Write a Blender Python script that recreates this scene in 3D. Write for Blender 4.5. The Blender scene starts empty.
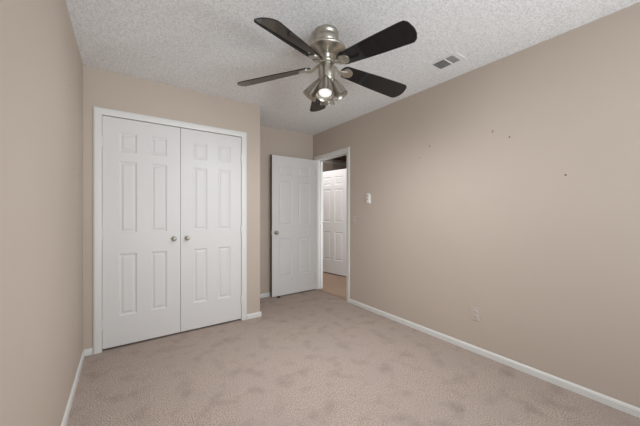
import bpy, bmesh, math
from mathutils import Vector, Matrix
C = bpy.context.scene.collection
R = math.radians
# ------------------------------------------------------------ camera, world, light, exposure
H = 2.44                                   # ceiling height
XL, XR = -0.275, 2.48                      # left / right wall faces
YB, YC, YA = -1.3, 3.055, 3.71            # back wall, closet wall, alcove wall
XC = 1.301                                 # end of the closet wall
cam = bpy.data.cameras.new('camera'); co = bpy.data.objects.new('camera', cam); C.objects.link(co)
co.location = (0, 0, 1.2); co.rotation_euler = (R(90), 0, R(-35.2))
cam.sensor_width = 36; cam.lens = 279 / 640 * 36; cam.clip_start = 0.02
bpy.context.scene.camera = co
w = bpy.data.worlds.new('sky'); bpy.context.scene.world = w; w.use_nodes = True
w.node_tree.nodes['Background'].inputs[0].default_value = (0.86, 0.93, 1.0, 1)
w.node_tree.nodes['Background'].inputs[1].default_value = 1.0
vs = bpy.context.scene.view_settings
vs.view_transform = 'Standard'; vs.look = 'None'; vs.gamma = 1; vs.use_curve_mapping = False
vs.exposure = 0.12

def area(name, loc, rot, sx, sy, power, col, spread=180):
    l = bpy.data.lights.new(name, 'AREA'); l.shape = 'RECTANGLE'; l.size = sx; l.size_y = sy
    l.energy = power; l.color = col; l.spread = R(spread)
    o = bpy.data.objects.new(name, l); C.objects.link(o); o.location = loc; o.rotation_euler = rot
    return o
WX0, WX1, WZ0, WZ1 = 0.05, 2.20, 0.45, 2.20     # bedroom window behind the camera
area('window_daylight', ((WX0+WX1)/2, YB-0.22, (WZ0+WZ1)/2), (R(90), 0, 0), WX1-WX0, WZ1-WZ0, 15, (0.88, 0.96, 1.0), 160)
area('ceiling_fill', ((WX0+WX1)/2, YB-0.75, 0.40), (R(109), 0, 0), 2.8, 0.9, 55, (0.90, 0.955, 1.0), 110)  # added lamp outside the window, tilted up to brighten the ceiling
area('hall_ceiling_lamp', (2.85, 4.30, 2.36), (0, R(-10), 0), 0.4, 1.0, 8, (0.98, 0.97, 1.0))
area('hall_fill', (2.68, 2.03, 1.15), (R(90), 0, R(-12)), 0.12, 1.9, 8, (0.98, 0.99, 1.0), 90)  # added fill strip at the hall's near end, where the wall is closed

# ------------------------------------------------------------ helpers
def tag(o, label, cat=None, group=None, kind=None):
    if label: o['label'] = label
    if cat: o['category'] = cat
    if group: o['group'] = group
    if kind: o['kind'] = kind
    return o
def obj(name, bm, m, parent=None, smooth=False, bevel=0):
    me = bpy.data.meshes.new(name)
    bmesh.ops.recalc_face_normals(bm, faces=bm.faces)
    if smooth:
        for f in bm.faces: f.smooth = True
    bm.to_mesh(me); bm.free()
    o = bpy.data.objects.new(name, me); C.objects.link(o)
    me.materials.append(m)
    if parent: o.parent = parent
    if bevel:
        b = o.modifiers.new('bevel', 'BEVEL'); b.width = bevel; b.segments = 2; b.limit_method = 'ANGLE'
    return o
def empty(name, loc, rz=0):
    o = bpy.data.objects.new(name, None); C.objects.link(o); o.location = loc; o.rotation_euler = (0, 0, rz)
    o.empty_display_size = .05
    return o
def box(bm, x0, x1, y0, y1, z0, z1, M=None):
    vs_ = [bm.verts.new((x, y, z)) for x in (x0, x1) for y in (y0, y1) for z in (z0, z1)]
    for f in ((0,1,3,2), (4,6,7,5), (0,4,5,1), (2,3,7,6), (0,2,6,4), (1,5,7,3)):
        bm.faces.new([vs_[i] for i in f])
    if M: bmesh.ops.transform(bm, matrix=M, verts=vs_)
    return bm
def boxes(*bs):
    bm = bmesh.new()
    for b in bs: box(bm, *b)
    return bm
def lathe(prof, n=32, M=None, bm=None):
    bm = bm or bmesh.new(); rings = []; new = []
    for r, z in prof:
        if r < 1e-5: ring = [bm.verts.new((0, 0, z))]
        else: ring = [bm.verts.new((r*math.cos(2*math.pi*k/n), r*math.sin(2*math.pi*k/n), z)) for k in range(n)]
        rings.append(ring); new += ring
    for a, b in zip(rings, rings[1:]):
        for k in range(n):
            if len(a) == 1 and len(b) == 1: continue
            if len(a) == 1: bm.faces.new((a[0], b[k], b[(k+1) % n]))
            elif len(b) == 1: bm.faces.new((a[k], a[(k+1) % n], b[0]))
            else: bm.faces.new((a[k], a[(k+1) % n], b[(k+1) % n], b[k]))
    if M: bmesh.ops.transform(bm, matrix=M, verts=new)
    return bm
def prism(bm, pts, z0, z1, M=None):
    lo = [bm.verts.new((x, y, z0)) for x, y in pts]; hi = [bm.verts.new((x, y, z1)) for x, y in pts]
    bm.faces.new(lo[::-1]); bm.faces.new(hi)
    n = len(pts)
    for k in range(n): bm.faces.new((lo[k], lo[(k+1) % n], hi[(k+1) % n], hi[k]))
    if M: bmesh.ops.transform(bm, matrix=M, verts=lo+hi)
    return bm

# ------------------------------------------------------------ materials
def mat(name, col, rough=.5, metal=0, spec=.5, bump=None, mottle=None, emit=None, coat=0):
    m = bpy.data.materials.new(name); m.use_nodes = True
    nt = m.node_tree; b = nt.nodes['Principled BSDF']
    b.inputs['Base Color'].default_value = (*col, 1); b.inputs['Roughness'].default_value = rough
    b.inputs['Metallic'].default_value = metal; b.inputs['Specular IOR Level'].default_value = spec
    b.inputs['Coat Weight'].default_value = coat
    tc = nt.nodes.new('ShaderNodeTexCoord')
    if mottle:                       # list of (scale, detail, colour, lo, hi)
        prev = None
        for sc, det, c2, lo, hi in mottle:
            nz = nt.nodes.new('ShaderNodeTexNoise'); nz.inputs['Scale'].default_value = sc; nz.inputs['Detail'].default_value = det
            nt.links.new(tc.outputs['Object'], nz.inputs['Vector'])
            mr = nt.nodes.new('ShaderNodeMapRange'); mr.inputs['From Min'].default_value = lo; mr.inputs['From Max'].default_value = hi
            nt.links.new(nz.outputs['Fac'], mr.inputs['Value'])
            mx = nt.nodes.new('ShaderNodeMix'); mx.data_type = 'RGBA'
            nt.links.new(mr.outputs['Result'], mx.inputs['Factor'])
            if prev: nt.links.new(prev, mx.inputs['A'])
            else: mx.inputs['A'].default_value = (*col, 1)
            mx.inputs['B'].default_value = (*c2, 1)
            prev = mx.outputs['Result']
        nt.links.new(prev, b.inputs['Base Color'])
    if bump:                         # (scale, detail, strength, distance)
        nz = nt.nodes.new('ShaderNodeTexNoise'); nz.inputs['Scale'].default_value = bump[0]; nz.inputs['Detail'].default_value = bump[1]
        nt.links.new(tc.outputs['Object'], nz.inputs['Vector'])
        bp = nt.nodes.new('ShaderNodeBump'); bp.inputs['Strength'].default_value = bump[2]; bp.inputs['Distance'].default_value = bump[3]
        nt.links.new(nz.outputs['Fac'], bp.inputs['Height']); nt.links.new(bp.outputs['Normal'], b.inputs['Normal'])
    if emit:
        b.inputs['Emission Color'].default_value = (*emit[0], 1); b.inputs['Emission Strength'].default_value = emit[1]
    return m
M_wall = mat('beige_wall_paint', (.55, .472, .403), .6, spec=.25, bump=(160, 3, .12, .002),
             mottle=[(1.3, 2, (.535, .458, .39), .4, .7)])
M_ceil = mat('popcorn_ceiling', (.87, .875, .88), .95, spec=.1, bump=(95, 3, .75, .009),
             mottle=[(110, 2, (.70, .70, .70), .44, .62)])
M_carpet = mat('beige_carpet', (.62, .515, .445), 1.0, spec=.05, bump=(140, 4, 1.0, .012),
               mottle=[(120, 5, (.35, .28, .24), .40, .66), (2.2, 6, (.50, .415, .37), .44, .72), (7, 9, (.36, .29, .25), .50, .86), (30, 1, (.26, .21, .18), .79, .84)])
M_hallcarpet = mat('tan_hall_carpet', (.50, .37, .28), 1.0, spec=.05, bump=(140, 4, .9, .012),
                   mottle=[(60, 3, (.40, .29, .22), .42, .72)])
M_white = mat('white_door_paint', (.73, .725, .715), .42, spec=.4, bump=(30, 2, .03, .001))
M_trim = mat('white_trim_paint', (.74, .74, .72), .4, spec=.4)
M_dark = mat('shadow_gap', (.02, .02, .02), .8)
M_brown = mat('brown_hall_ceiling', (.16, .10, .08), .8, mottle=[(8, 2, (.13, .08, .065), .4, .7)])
M_nickel = mat('brushed_nickel', (.54, .515, .455), .36, metal=1, bump=(220, 2, .05, .001))
M_black = mat('black_gloss_blade', (.008, .008, .009), .05, spec=.55, bump=(6, 1, .03, .002))
M_blackedge = mat('black_rubber', (.02, .02, .02), .7)
M_shade = mat('satin_nickel_shade', (.46, .43, .38), .30, metal=.85)
M_bulb_off = mat('unlit_bulb', (.07, .065, .06), .6, spec=.2)
M_bulb_on = mat('lit_bulb', (.9, .9, .9), .4, emit=((1, .98, .95), .45))
M_plastic = mat('white_plastic', (.80, .78, .75), .4)
M_plate = mat('painted_plate', (.56, .485, .43), .5)
M_vent = mat('white_vent_metal', (.78, .78, .77), .5)
M_duct = mat('grey_duct', (.13, .13, .125), .7)
M_mark = mat('grey_scuff', (.33, .29, .26), .8)
M_hole = mat('dark_nail', (.06, .05, .045), .6)
M_glass = bpy.data.materials.new('window_glass'); M_glass.use_nodes = True
nt = M_glass.node_tree; nt.nodes.clear()
o_ = nt.nodes.new('ShaderNodeOutputMaterial'); t_ = nt.nodes.new('ShaderNodeBsdfTransparent'); g_ = nt.nodes.new('ShaderNodeBsdfGlossy')
x_ = nt.nodes.new('ShaderNodeMixShader'); x_.inputs[0].default_value = .06; g_.inputs['Roughness'].default_value = .02
nt.links.new(t_.outputs[0], x_.inputs[1]); nt.links.new(g_.outputs[0], x_.inputs[2]); nt.links.new(x_.outputs[0], o_.inputs[0])

# ------------------------------------------------------------ setting
T = .12
def S(name, bm, m, label, cat, bevel=0, parent=None):
    o = obj(name, bm, m, parent, bevel=bevel)
    if not parent: tag(o, label, cat, kind='structure')
    return o
S('floor', boxes((XL-T, XR, YB-T, YA+T, -.1, 0)), M_carpet, 'worn beige carpet covering the bedroom floor', 'floor')
S('floor_hall', boxes((XR, 4.9, 2.0, 5.22, -.1, 0)), M_hallcarpet, 'tan hall carpet seen through the open doorway', 'floor')
S('ceiling', boxes((XL-T, XR+T, YB-T, YA+T, H, H+.1)), M_ceil, 'white popcorn-textured bedroom ceiling', 'ceiling')
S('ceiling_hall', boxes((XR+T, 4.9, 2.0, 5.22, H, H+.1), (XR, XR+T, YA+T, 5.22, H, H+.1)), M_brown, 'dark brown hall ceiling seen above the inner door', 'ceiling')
wl = S('wall_left', boxes((XL-T, XL, YB, YA, 0, H)), M_wall, 'beige wall along the left edge of the room', 'wall')
DY0, DY1, DZ = 2.88, 3.612, 2.03             # clear entry opening in right wall
wr = S('wall_right', boxes((XR, XR+T, YB, DY0-.02, 0, H), (XR, XR+T, DY1+.02, 5.1, 0, H), (XR, XR+T, DY0-.02, DY1+.02, DZ+.02, H)),
       M_wall, 'long beige wall on the right with nail marks', 'wall')
CX0, CX1, CZ = -.15, 1.08, 2.05              # closet opening
S('wall_closet', boxes((XL, CX0-.02, YC, YC+.1, 0, H), (CX1+.02, XC, YC, YC+.1, 0, H), (CX0-.02, CX1+.02, YC, YC+.1, CZ+.02, H),
                       (XC-.1, XC, YC+.1, YA, 0, H)), M_wall, 'beige wall around the closet doors, with its outside corner', 'wall')
S('wall_alcove', boxes((XL-T, XR, YA, YA+T, 0, H)), M_wall, 'narrow beige wall behind the open bedroom door', 'wall')
S('wall_back', boxes((XL-T, WX0, YB-T, YB, 0, H), (WX1, XR+T, YB-T, YB, 0, H), (WX0, WX1, YB-T, YB, 0, WZ0), (WX0, WX1, YB-T, YB, WZ1, H)),
  M_wall, 'beige wall with the window behind the viewer', 'wall')
S('wall_hall_far', boxes((XR, 4.9, 5.1, 5.22, 0, H)), M_wall, 'beige far wall of the hall above the inner door', 'wall')
S('wall_hall_side', boxes((3.45, 3.57, 2.0, 3.92, 0, H), (XR+T, 3.57, 1.88, 2.0, 0, H), (4.78, 4.9, 3.8, 5.1, 0, H), (3.57, 4.78, 3.8, 3.92, 0, H)),
  M_wall, 'beige side wall across the hall', 'wall')
# thin cornice on the far hall wall
S('trim_hall', boxes((XR+T, 4.78, 5.07, 5.10, 2.33, 2.375)), M_trim, 'light cornice strip high on the far hall wall', 'trim')
# window behind the camera
wf = obj('window_1', boxes((WX0, WX1, YB-.09, YB-.03, WZ0, WZ0+.05), (WX0, WX1, YB-.09, YB-.03, WZ1-.05, WZ1), (WX0, WX0+.05, YB-.09, YB-.03, WZ0, WZ1),
     (WX1-.05, WX1, YB-.09, YB-.03, WZ0, WZ1), ((WX0+WX1)/2-.02, (WX0+WX1)/2+.02, YB-.09, YB-.03, WZ0, WZ1)), M_trim)
tag(wf, 'white framed bedroom window behind the viewer', 'window', kind='structure')
obj('pane', boxes((WX0+.05, WX1-.05, YB-.062, YB-.058, WZ0+.05, WZ1-.05)), M_glass, wf)

def profile_bar(bm, prof, p0, p1, out, up):
    """sweep a moulding profile (a across, b outwards) from p0 to p1"""
    p0, p1, out, up = map(Vector, (p0, p1, out, up))
    A = [bm.verts.new(p0 + up*a + out*b) for a, b in prof]; B = [bm.verts.new(p1 + up*a + out*b) for a, b in prof]
    n = len(prof)
    bm.faces.new(A); bm.faces.new(B[::-1])
    for k in range(n): bm.faces.new((A[k], B[k], B[(k+1) % n], A[(k+1) % n]))
    return bm
BP = [(0, 0), (0, .013), (.038, .013), (.048, .009), (.053, .004), (.053, 0)]
def baseboard(name, segs, label):
    bm = bmesh.new()
    for p0, p1, out in segs: profile_bar(bm, BP, p0, p1, out, (0, 0, 1))
    S(name, bm, M_trim, label, 'baseboard')
baseboard('baseboard_left', [((XL, YB, 0), (XL, YC, 0), (1, 0, 0))], 'white baseboard at the foot of the left wall')
baseboard('baseboard_right', [((XR, YB, 0), (XR, 2.82, 0), (-1, 0, 0))], 'long white baseboard at the foot of the right wall')
baseboard('baseboard_closet', [((XL+.013, YC, 0), (CX0-.062, YC, 0), (0, -1, 0)), ((CX1+.06, YC, 0), (XC+.013, YC, 0), (0, -1, 0)),
                               ((XC, YC, 0), (XC, YA, 0), (1, 0, 0))], 'short white baseboard pieces beside the closet and round its outside corner')
baseboard('baseboard_alcove', [((XC+.013, YA, 0), (XR, YA, 0), (0, -1, 0))], 'short white baseboard behind the open bedroom door')

CP = [(0, 0), (0, .010), (.010, .015), (.030, .014), (.048, .011), (.058, .009), (.058, 0)]   # casing: outer edge thick
def casing(name, a0, a1, ztop, fixed, axis, out, label, depth, legs=(1, 1)):
    """door casing and jamb round an opening a0..a1 up to ztop on a wall face"""
    bm = bmesh.new(); wd = .058
    P = (lambda a, z: (a, fixed, z)) if axis == 'x' else (lambda a, z: (fixed, a, z))
    ax = (1, 0, 0) if axis == 'x' else (0, 1, 0); nax = tuple(-v for v in ax)
    # mitred frame: outer loop / inner loop per profile point
    loops = []
    for t, b in CP:
        i = wd - t                      # distance outwards from opening
        pts = [(a0-i, 0), (a0-i, ztop+i), (a1+i, ztop+i), (a1+i, 0)]
        loops.append([bm.verts.new(Vector(P(a, z)) + Vector(out)*b) for a, z in pts])
    n = len(loops)
    for k in range(n):
        A, B = loops[k], loops[(k+1) % n]
        for j in range(3): bm.faces.new((A[j], A[j+1], B[j+1], B[j]))
    bm.faces.new([l[0] for l in loops]); bm.faces.new([l[3] for l in loops][::-1])
    d = -Vector(out)*depth
    def jb(u0, u1, z0, z1):
        p = Vector(P(u0, z0)); q = Vector(P(u1, z1)) + d
        box(bm, min(p.x, q.x), max(p.x, q.x), min(p.y, q.y), max(p.y, q.y), min(p.z, q.z), max(p.z, q.z))
    jb(a0-.02, a0, 0, ztop+.02); jb(a1, a1+.02, 0, ztop+.02); jb(a0, a1, ztop, ztop+.02)
    return S(name, bm, M_trim, label, 'door frame')
casing('trim_1', CX0, CX1, CZ, YC, 'x', (0, -1, 0), 'white casing around the closet double doors', .1)
casing('trim_2', DY0, DY1, DZ, XR, 'y', (-1, 0, 0), 'white casing around the open bedroom doorway in the right wall', .12)
S('trim_3', boxes((XR+.075, XR+.09, DY0, DY0+.012, 0, DZ), (XR+.075, XR+.09, DY1-.012, DY1, 0, DZ), (XR+.075, XR+.09, DY0, DY1, DZ-.012, DZ)), M_trim,
  'thin white stop strip inside the bedroom doorway frame', 'door stop')

def panel_door(w, h, stile, mid, th=.035):
    """six-panel moulded door, hinge at x=0, front face towards -y"""
    bm = bmesh.new()
    pw = (w-2*stile-mid)/2
    xs = [0, stile, stile+pw, stile+pw+mid, w-stile, w]
    zs = [0, .265, .815, 1.005, 1.645, 1.73, h-.125, h]
    def side(y, s):
        V = {}
        for i, x in enumerate(xs):
            for j, z in enumerate(zs): V[i, j] = bm.verts.new((x, y, z))
        for i in range(5):
            for j in range(7):
                q = [V[i, j], V[i+1, j], V[i+1, j+1], V[i, j+1]]
                if i in (1, 3) and j in (1, 3, 5):
                    prev = q
                    for ins, dep in ((.005, .005), (.014, .0085), (.020, .0085), (.034, .002)):
                        x0, x1, z0, z1 = xs[i]+ins, xs[i+1]-ins, zs[j]+ins, zs[j+1]-ins
                        cur = [bm.verts.new((x, y+s*dep, z)) for x, z in ((x0, z0), (x1, z0), (x1, z1), (x0, z1))]
                        for k in range(4): bm.faces.new((prev[k], prev[(k+1) % 4], cur[(k+1) % 4], cur[k]))
                        prev = cur
                    bm.faces.new(prev)
                else: bm.faces.new(q)
        return V
    A = side(0, 1); B = side(th, -1)
    for i in range(5):
        for j in (0, 7): bm.faces.new((A[i, j], A[i+1, j], B[i+1, j], B[i, j]))
    for j in range(7):
        for i in (0, 5): bm.faces.new((A[i, j], A[i, j+1], B[i, j+1], B[i, j]))
    return bm
KN = [(0, -.058), (.012, -.057), (.021, -.051), (.0255, -.042), (.024, -.033), (.016, -.026), (.010, -.020), (.010, -.010), (.026, -.006), (.029, -.002), (.029, 0), (0, 0)]
def knob(name, parent, x, y, z, s=1, front=True, scale=1.0, label=None):
    M = Matrix.Translation((x, y, z)) @ Matrix.Rotation(R(-90 if front else 90), 4, 'X') @ Matrix.Scale(scale, 4)
    o = obj(name, lathe(KN, 24, M), M_nickel, parent, smooth=True)
    if label: o['label'] = label
    return o
def hinge(parent, x, y, z):
    bm = lathe([(0, -.045), (.006, -.045), (.006, .045), (0, .045)], 12, Matrix.Translation((x, y, z)))
    box(bm, x-.004, x+.016, y+.003, y+.006, z-.044, z+.044)
    return obj('hinge', bm, M_white, parent)
# closet pair
lw = (CX1-CX0)/2 - .0035
d1 = empty('door_1', (CX0+.002, YC+.006, .018)); tag(d1, 'left white six-panel closet door', 'door', kind='structure')
obj('leaf', panel_door(lw, 2.027, .118, .11), M_white, d1, bevel=.0015)
knob('knob', d1, lw-.058, 0, .93, scale=.82)
for z in (.22, 1.0, 1.80): hinge(d1, .001, -.005, z)
d2 = empty('door_2', (CX1-.002-lw, YC+.006, .018)); tag(d2, 'right white six-panel closet door', 'door', kind='structure')
obj('leaf', panel_door(lw, 2.027, .118, .11), M_white, d2, bevel=.0015)
knob('knob', d2, .058, 0, .93, scale=.82)
for z in (.22, 1.0, 1.80): hinge(d2, lw-.001, -.005, z)
# entry door, swung open against the alcove wall
ew = .755
d3 = empty('door_3', (2.463, 3.597, .016)); d3.rotation_euler = (0, 0, R(180.6)); tag(d3, 'white six-panel bedroom door swung open against the alcove wall', 'door', kind='structure')
def flip(bm, w):                              # door runs +x, keep front towards the room
    bmesh.ops.transform(bm, matrix=Matrix.Translation((0, 0, 0)) @ Matrix.Scale(-1, 4, (0, 1, 0)), verts=bm.verts); return bm
obj('leaf', flip(panel_door(ew, 2.005, .115, .11), ew), M_white, d3, bevel=.0015)
M_edge = mat('shaded_door_edge', (.13, .095, .07), .7)  # shade of the gap behind the door, put into the edge colour
obj('latch_edge_shade', boxes((ew, ew+.002, -.034, -.001, .002, 2.003)), M_edge, d3)['label'] = 'latch edge coloured dark for the shadow gap beside it'
knob('knob', d3, ew-.06, 0, .905, front=False)
knob('knob', d3, ew-.06, -.035, .905, front=True)
obj('latch_plate', boxes((ew+.002, ew+.0035, -.030, -.006, .875, .935)), M_nickel, d3)
for z in (.2, 1.0, 1.8):
    hinge(d3, -.006, .004, z)
# hall door, ajar
a0, a1 = Vector((3.405, 3.935)), Vector((3.275, 4.682))
ang = math.atan2(a1.y-a0.y, a1.x-a0.x)
d4 = empty('door_4', (a0.x, a0.y, .018)); d4.rotation_euler = (0, 0, ang); tag(d4, 'white six-panel door ajar in the hall beyond the doorway', 'door', kind='structure')
obj('leaf', flip(panel_door(.758, 2.012, .115, .11), .758), M_white, d4, bevel=.0015)
knob('knob', d4, .758-.06, 0, .90, front=False)

# ------------------------------------------------------------ ceiling fan
HX, HY = 1.137, 1.534
fan = empty('ceiling_fan', (HX, HY, H)); tag(fan, 'brushed nickel ceiling fan with five black blades and four spot shades', 'ceiling fan')
def fz(z): return z - H
obj('canopy', lathe([(0, 0), (.076, 0), (.080, -.006), (.080, -.024), (.072, -.031), (.071, -.040), (.079, -.048), (.081, -.062), (.077, -.080), (.070, -.090), (.066, -.100), (.066, -.112), (0, -.112)], 48), M_nickel, fan, smooth=True)
obj('motor_housing', lathe([(0, -.104), (.085, -.106), (.118, -.113), (.132, -.122), (.134, -.130), (.129, -.137), (.122, -.143), (.108, -.152), (.088, -.161), (.062, -.168), (.052, -.173), (.052, -.186), (.045, -.190), (.045, -.197), (.051, -.200), (.050, -.208), (.046, -.211), (.046, -.222), (.051, -.226), (.050, -.236), (0, -.236)], 48), M_nickel, fan, smooth=True)
obj('switch_housing', lathe([(0, -.232), (.05, -.232), (.055, -.238), (.055, -.325), (.052, -.336), (.040, -.346), (.03, -.350), (.0, -.350)], 48), M_nickel, fan, smooth=True)
SGN = -1
PITCH = 16
def blade_outline():
    pts = []
    r0, r1 = .120, .655
    for k in range(9):                        # rounded root
        a = math.pi/2 + math.pi*k/8
        pts.append((r0+.035+.045*math.cos(a), .052*math.sin(a)))
    low = [(.40, -.068), (.60, -.076)]
    tip = [(.632, -.074), (.650, -.055), (.658, -.02), (.660, .0), (.655, .03), (.640, .060), (.620, .075)]
    return pts + low + tip + [(.60, .076), (.40, .068)]
for k in range(5):
    th = R(-83.2 + 72*k)
    RZ = Matrix.Rotation(th, 4, 'Z')
    ML = RZ @ Matrix.Translation((.15, 0, fz(2.190))) @ Matrix.Rotation(R(6.3), 4, 'Y') @ Matrix.Rotation(R(SGN*PITCH), 4, 'X') @ Matrix.Translation((-.15, 0, 0))
    bm = prism(bmesh.new(), blade_outline(), 0, .006, ML)
    obj('blade', bm, M_black, fan, bevel=.0015)
    # blade iron: forked arm from the hub plus rounded pad under the blade
    bm = bmesh.new()
    pad = [(.158+.044*math.cos(t), .038*math.sin(t)) for t in [math.pi*2*i/20 for i in range(20)]]
    prism(bm, pad, -.007, 0, ML)
    arm = [(.046, fz(2.216), .022), (.070, fz(2.210), .020), (.090, fz(2.194), .017), (.108, fz(2.184), .019), (.145, fz(2.182), .026)]
    prev = None
    for r, z, hw in arm:
        f = 0 if r < .1 else (r-.1)/.075
        cz = z
        vsx = [bm.verts.new(RZ @ Vector((r, s*hw, cz + s*hw*math.sin(R(SGN*PITCH))*f + dz))) for s, dz in ((-1, -.006), (1, -.006), (1, .002), (-1, .002))]
        if prev:
            for i in range(4): bm.faces.new((prev[i], prev[(i+1) % 4], vsx[(i+1) % 4], vsx[i]))
        else: bm.faces.new(vsx)
        prev = vsx
    bm.faces.new(prev[::-1])
    for px_, py_ in ((.155, .014), (.155, -.014), (.19, 0)):
        lathe([(0, -.0095), (.004, -.009), (.005, -.007), (0, -.007)], 10, ML @ Matrix.Translation((px_, py_, 0)), bm)
    obj('blade_bracket', bm, M_nickel, fan, bevel=.001)
SH = [(.016, 0), (.022, .004), (.029, .02), (.035, .04), (.0425, .075), (.048, .11), (.0525, .135), (.0545, .138), (.0520, .137),
      (.0465, .11), (.041, .075), (.033, .04), (.025, .012), (0, .010)]
for k, (az, rad, tilt) in enumerate(((-97, .045, 20), (178, .040, 37), (-10, .040, 29), (85, .040, 26))):
    a = R(az - 35.2)
    d = Vector((math.cos(a)*math.sin(R(tilt)), math.sin(a)*math.sin(R(tilt)), -math.cos(R(tilt))))
    p = Vector((math.cos(a)*rad, math.sin(a)*rad, fz(2.105)))
    M = Matrix.Translation(p) @ d.to_track_quat('Z', 'Y').to_matrix().to_4x4() @ Matrix.Scale((1.08, .96, .92, 1.0)[k], 4)
    s = obj('lamp_shade', lathe(SH, 32, M), M_shade, fan, smooth=True)
    lit = k == 0
    b = obj('bulb', lathe([(0, .02), (.014, .022), (.018, .05), (.028, .085), (.038, .108), (.040, .116), (.036, .120), (.02, .122), (0, .1225)], 24, M @ Matrix.Diagonal((1, 1, 1, 1) if lit else (.8, .8, .68, 1))),
            M_bulb_on if lit else M_bulb_off, s, smooth=True)
    if lit: b['label'] = 'glowing bulb'
    L = bpy.data.lights.new('fan_lamp_and_fill', 'SPOT'); L.energy = (20, 24, 32, 24)[k]; L.spot_size = R((135, 178, 178, 165)[k]); L.spot_blend = 1.0; L.shadow_soft_size = .012  # spot at each shade mouth; those by unlit bulbs are added fill
    L.color = (.95, .965, 1.0)
    lo_ = bpy.data.objects.new('fan_lamp_and_fill', L); C.objects.link(lo_); lo_.parent = s
    lo_.matrix_local = Matrix.Translation(p + d*.156) @ (-d).to_track_quat('Z', 'Y').to_matrix().to_4x4()

# ------------------------------------------------------------ ceiling vent
v = empty('ceiling_vent', (2.168, 1.292, H)); tag(v, 'white louvred air vent in the ceiling near the right wall', 'vent')
VX, VY = .078, .143
obj('frame', boxes((-VX, -.062, -VY, VY, -.006, 0), (.062, VX, -VY, VY, -.006, 0), (-.062, .062, -VY, -.103, -.006, 0), (-.062, .062, .072, VY, -.006, 0), (-.062, .062, -.039, -.031, -.008, 0)), M_vent, v, bevel=.002)
obj('duct_backing', boxes((-.062, .062, -.103, .072, -.0012, 0)), M_duct, v)
bm = bmesh.new()
for i in range(9):
    box(bm, -.005, .005, -.0315, .072, -.0006, .0006, Matrix.Translation((-.055+i*.0138, 0, -.005)) @ Matrix.Rotation(R(-40), 4, 'Y'))
obj('louvre', bm, M_vent, v)
bm = bmesh.new()
for i in range(5):
    box(bm, -.062, .062, -.0032, .0032, -.0006, .0006, Matrix.Translation((0, -.096+i*.0125, -.005)) @ Matrix.Rotation(R(22), 4, 'X'))
obj('louvre', bm, M_vent, v)

# ------------------------------------------------------------ wall fittings
sw = empty('light_switch', (XR, 2.735, 1.10)); tag(sw, 'beige light switch plate low beside the doorway casing', 'light switch')
obj('plate', boxes((-.006, 0, -.036, .036, -.058, .058)), M_plate, sw, bevel=.003)
obj('toggle', boxes((-.016, -.004, -.005, .005, -.012, .010)), M_plate, sw, bevel=.002)
fr = empty('fan_remote', (XR, 2.462, 1.378)); tag(fr, 'white fan remote in a wall holder above the light switch', 'remote control')
obj('holder', boxes((-.010, 0, -.028, .028, -.066, .050)), M_plastic, fr, bevel=.004)
obj('remote_body', boxes((-.026, -.010, -.023, .023, -.058, .066)), M_plastic, fr, bevel=.006)
for z in (.032, -.006, -.03):
    obj('button', lathe([(0, .002), (.006, .002), (.0075, 0), (0, 0)], 16, Matrix.Translation((-.026, .004, z)) @ Matrix.Rotation(R(-90), 4, 'Y')), M_duct if z > -.02 else M_vent, fr)
ot = empty('wall_outlet', (XR, 1.19, .331)); tag(ot, 'painted-over power outlet low on the right wall', 'power outlet')
obj('plate', boxes((-.006, 0, -.036, .036, -.056, .056)), M_plate, ot, bevel=.003)
for z in (-.022, .022):
    s = obj('socket', lathe([(0, .003), (.014, .003), (.017, 0), (0, 0)], 20, Matrix.Translation((-.006, 0, z)) @ Matrix.Rotation(R(-90), 4, 'Y')), M_plate, ot)
    obj('slot', boxes((-.0095, -.0088, -.007, -.005, z-.005, z+.006), (-.0095, -.0088, .005, .007, z-.005, z+.006)), M_duct, s)

def disc(name, loc, ry, rz_, t, m, parent, axis=-1):
    bm = lathe([(0, t), (.85, t), (1, 0), (0, 0)], 16, Matrix.Translation(loc) @ Matrix.Rotation(R(-90 if axis < 0 else 90), 4, 'Y') @ Matrix.Diagonal((rz_, ry, 1, 1)))
    return obj(name, bm, m, parent)
for y, z, a, b in ((1.633, 1.864, .008, .013), (1.754, 1.769, .008, .006), (1.056, 1.87, .008, .014)):
    disc('scuff_mark', (XR, y, z), a, b, .0006, M_mark, wr)
for y, z in ((.933, 1.797), (.593, 1.461)):
    disc('nail_hole', (XR, y, z), .006, .006, .0012, M_hole, wr)
for y, z in ((2.36, 2.01), (2.50, 1.50)):
    disc('scuff_mark', (XL, y, z), .009, .008, .0006, M_mark, wl, 1)

# rubber wedge under the open door
bm = prism(bmesh.new(), [(0, 0), (.09, 0), (.09, .013), (0, .003)], -.018, .018, Matrix.Rotation(R(90), 4, 'X'))
dw = obj('door_wedge', bm, M_blackedge, bevel=.001); dw.location = (1.80, 3.545, 0); dw.rotation_euler = (0, 0, R(80))
tag(dw, 'small black rubber wedge under the open bedroom door', 'doorstop')
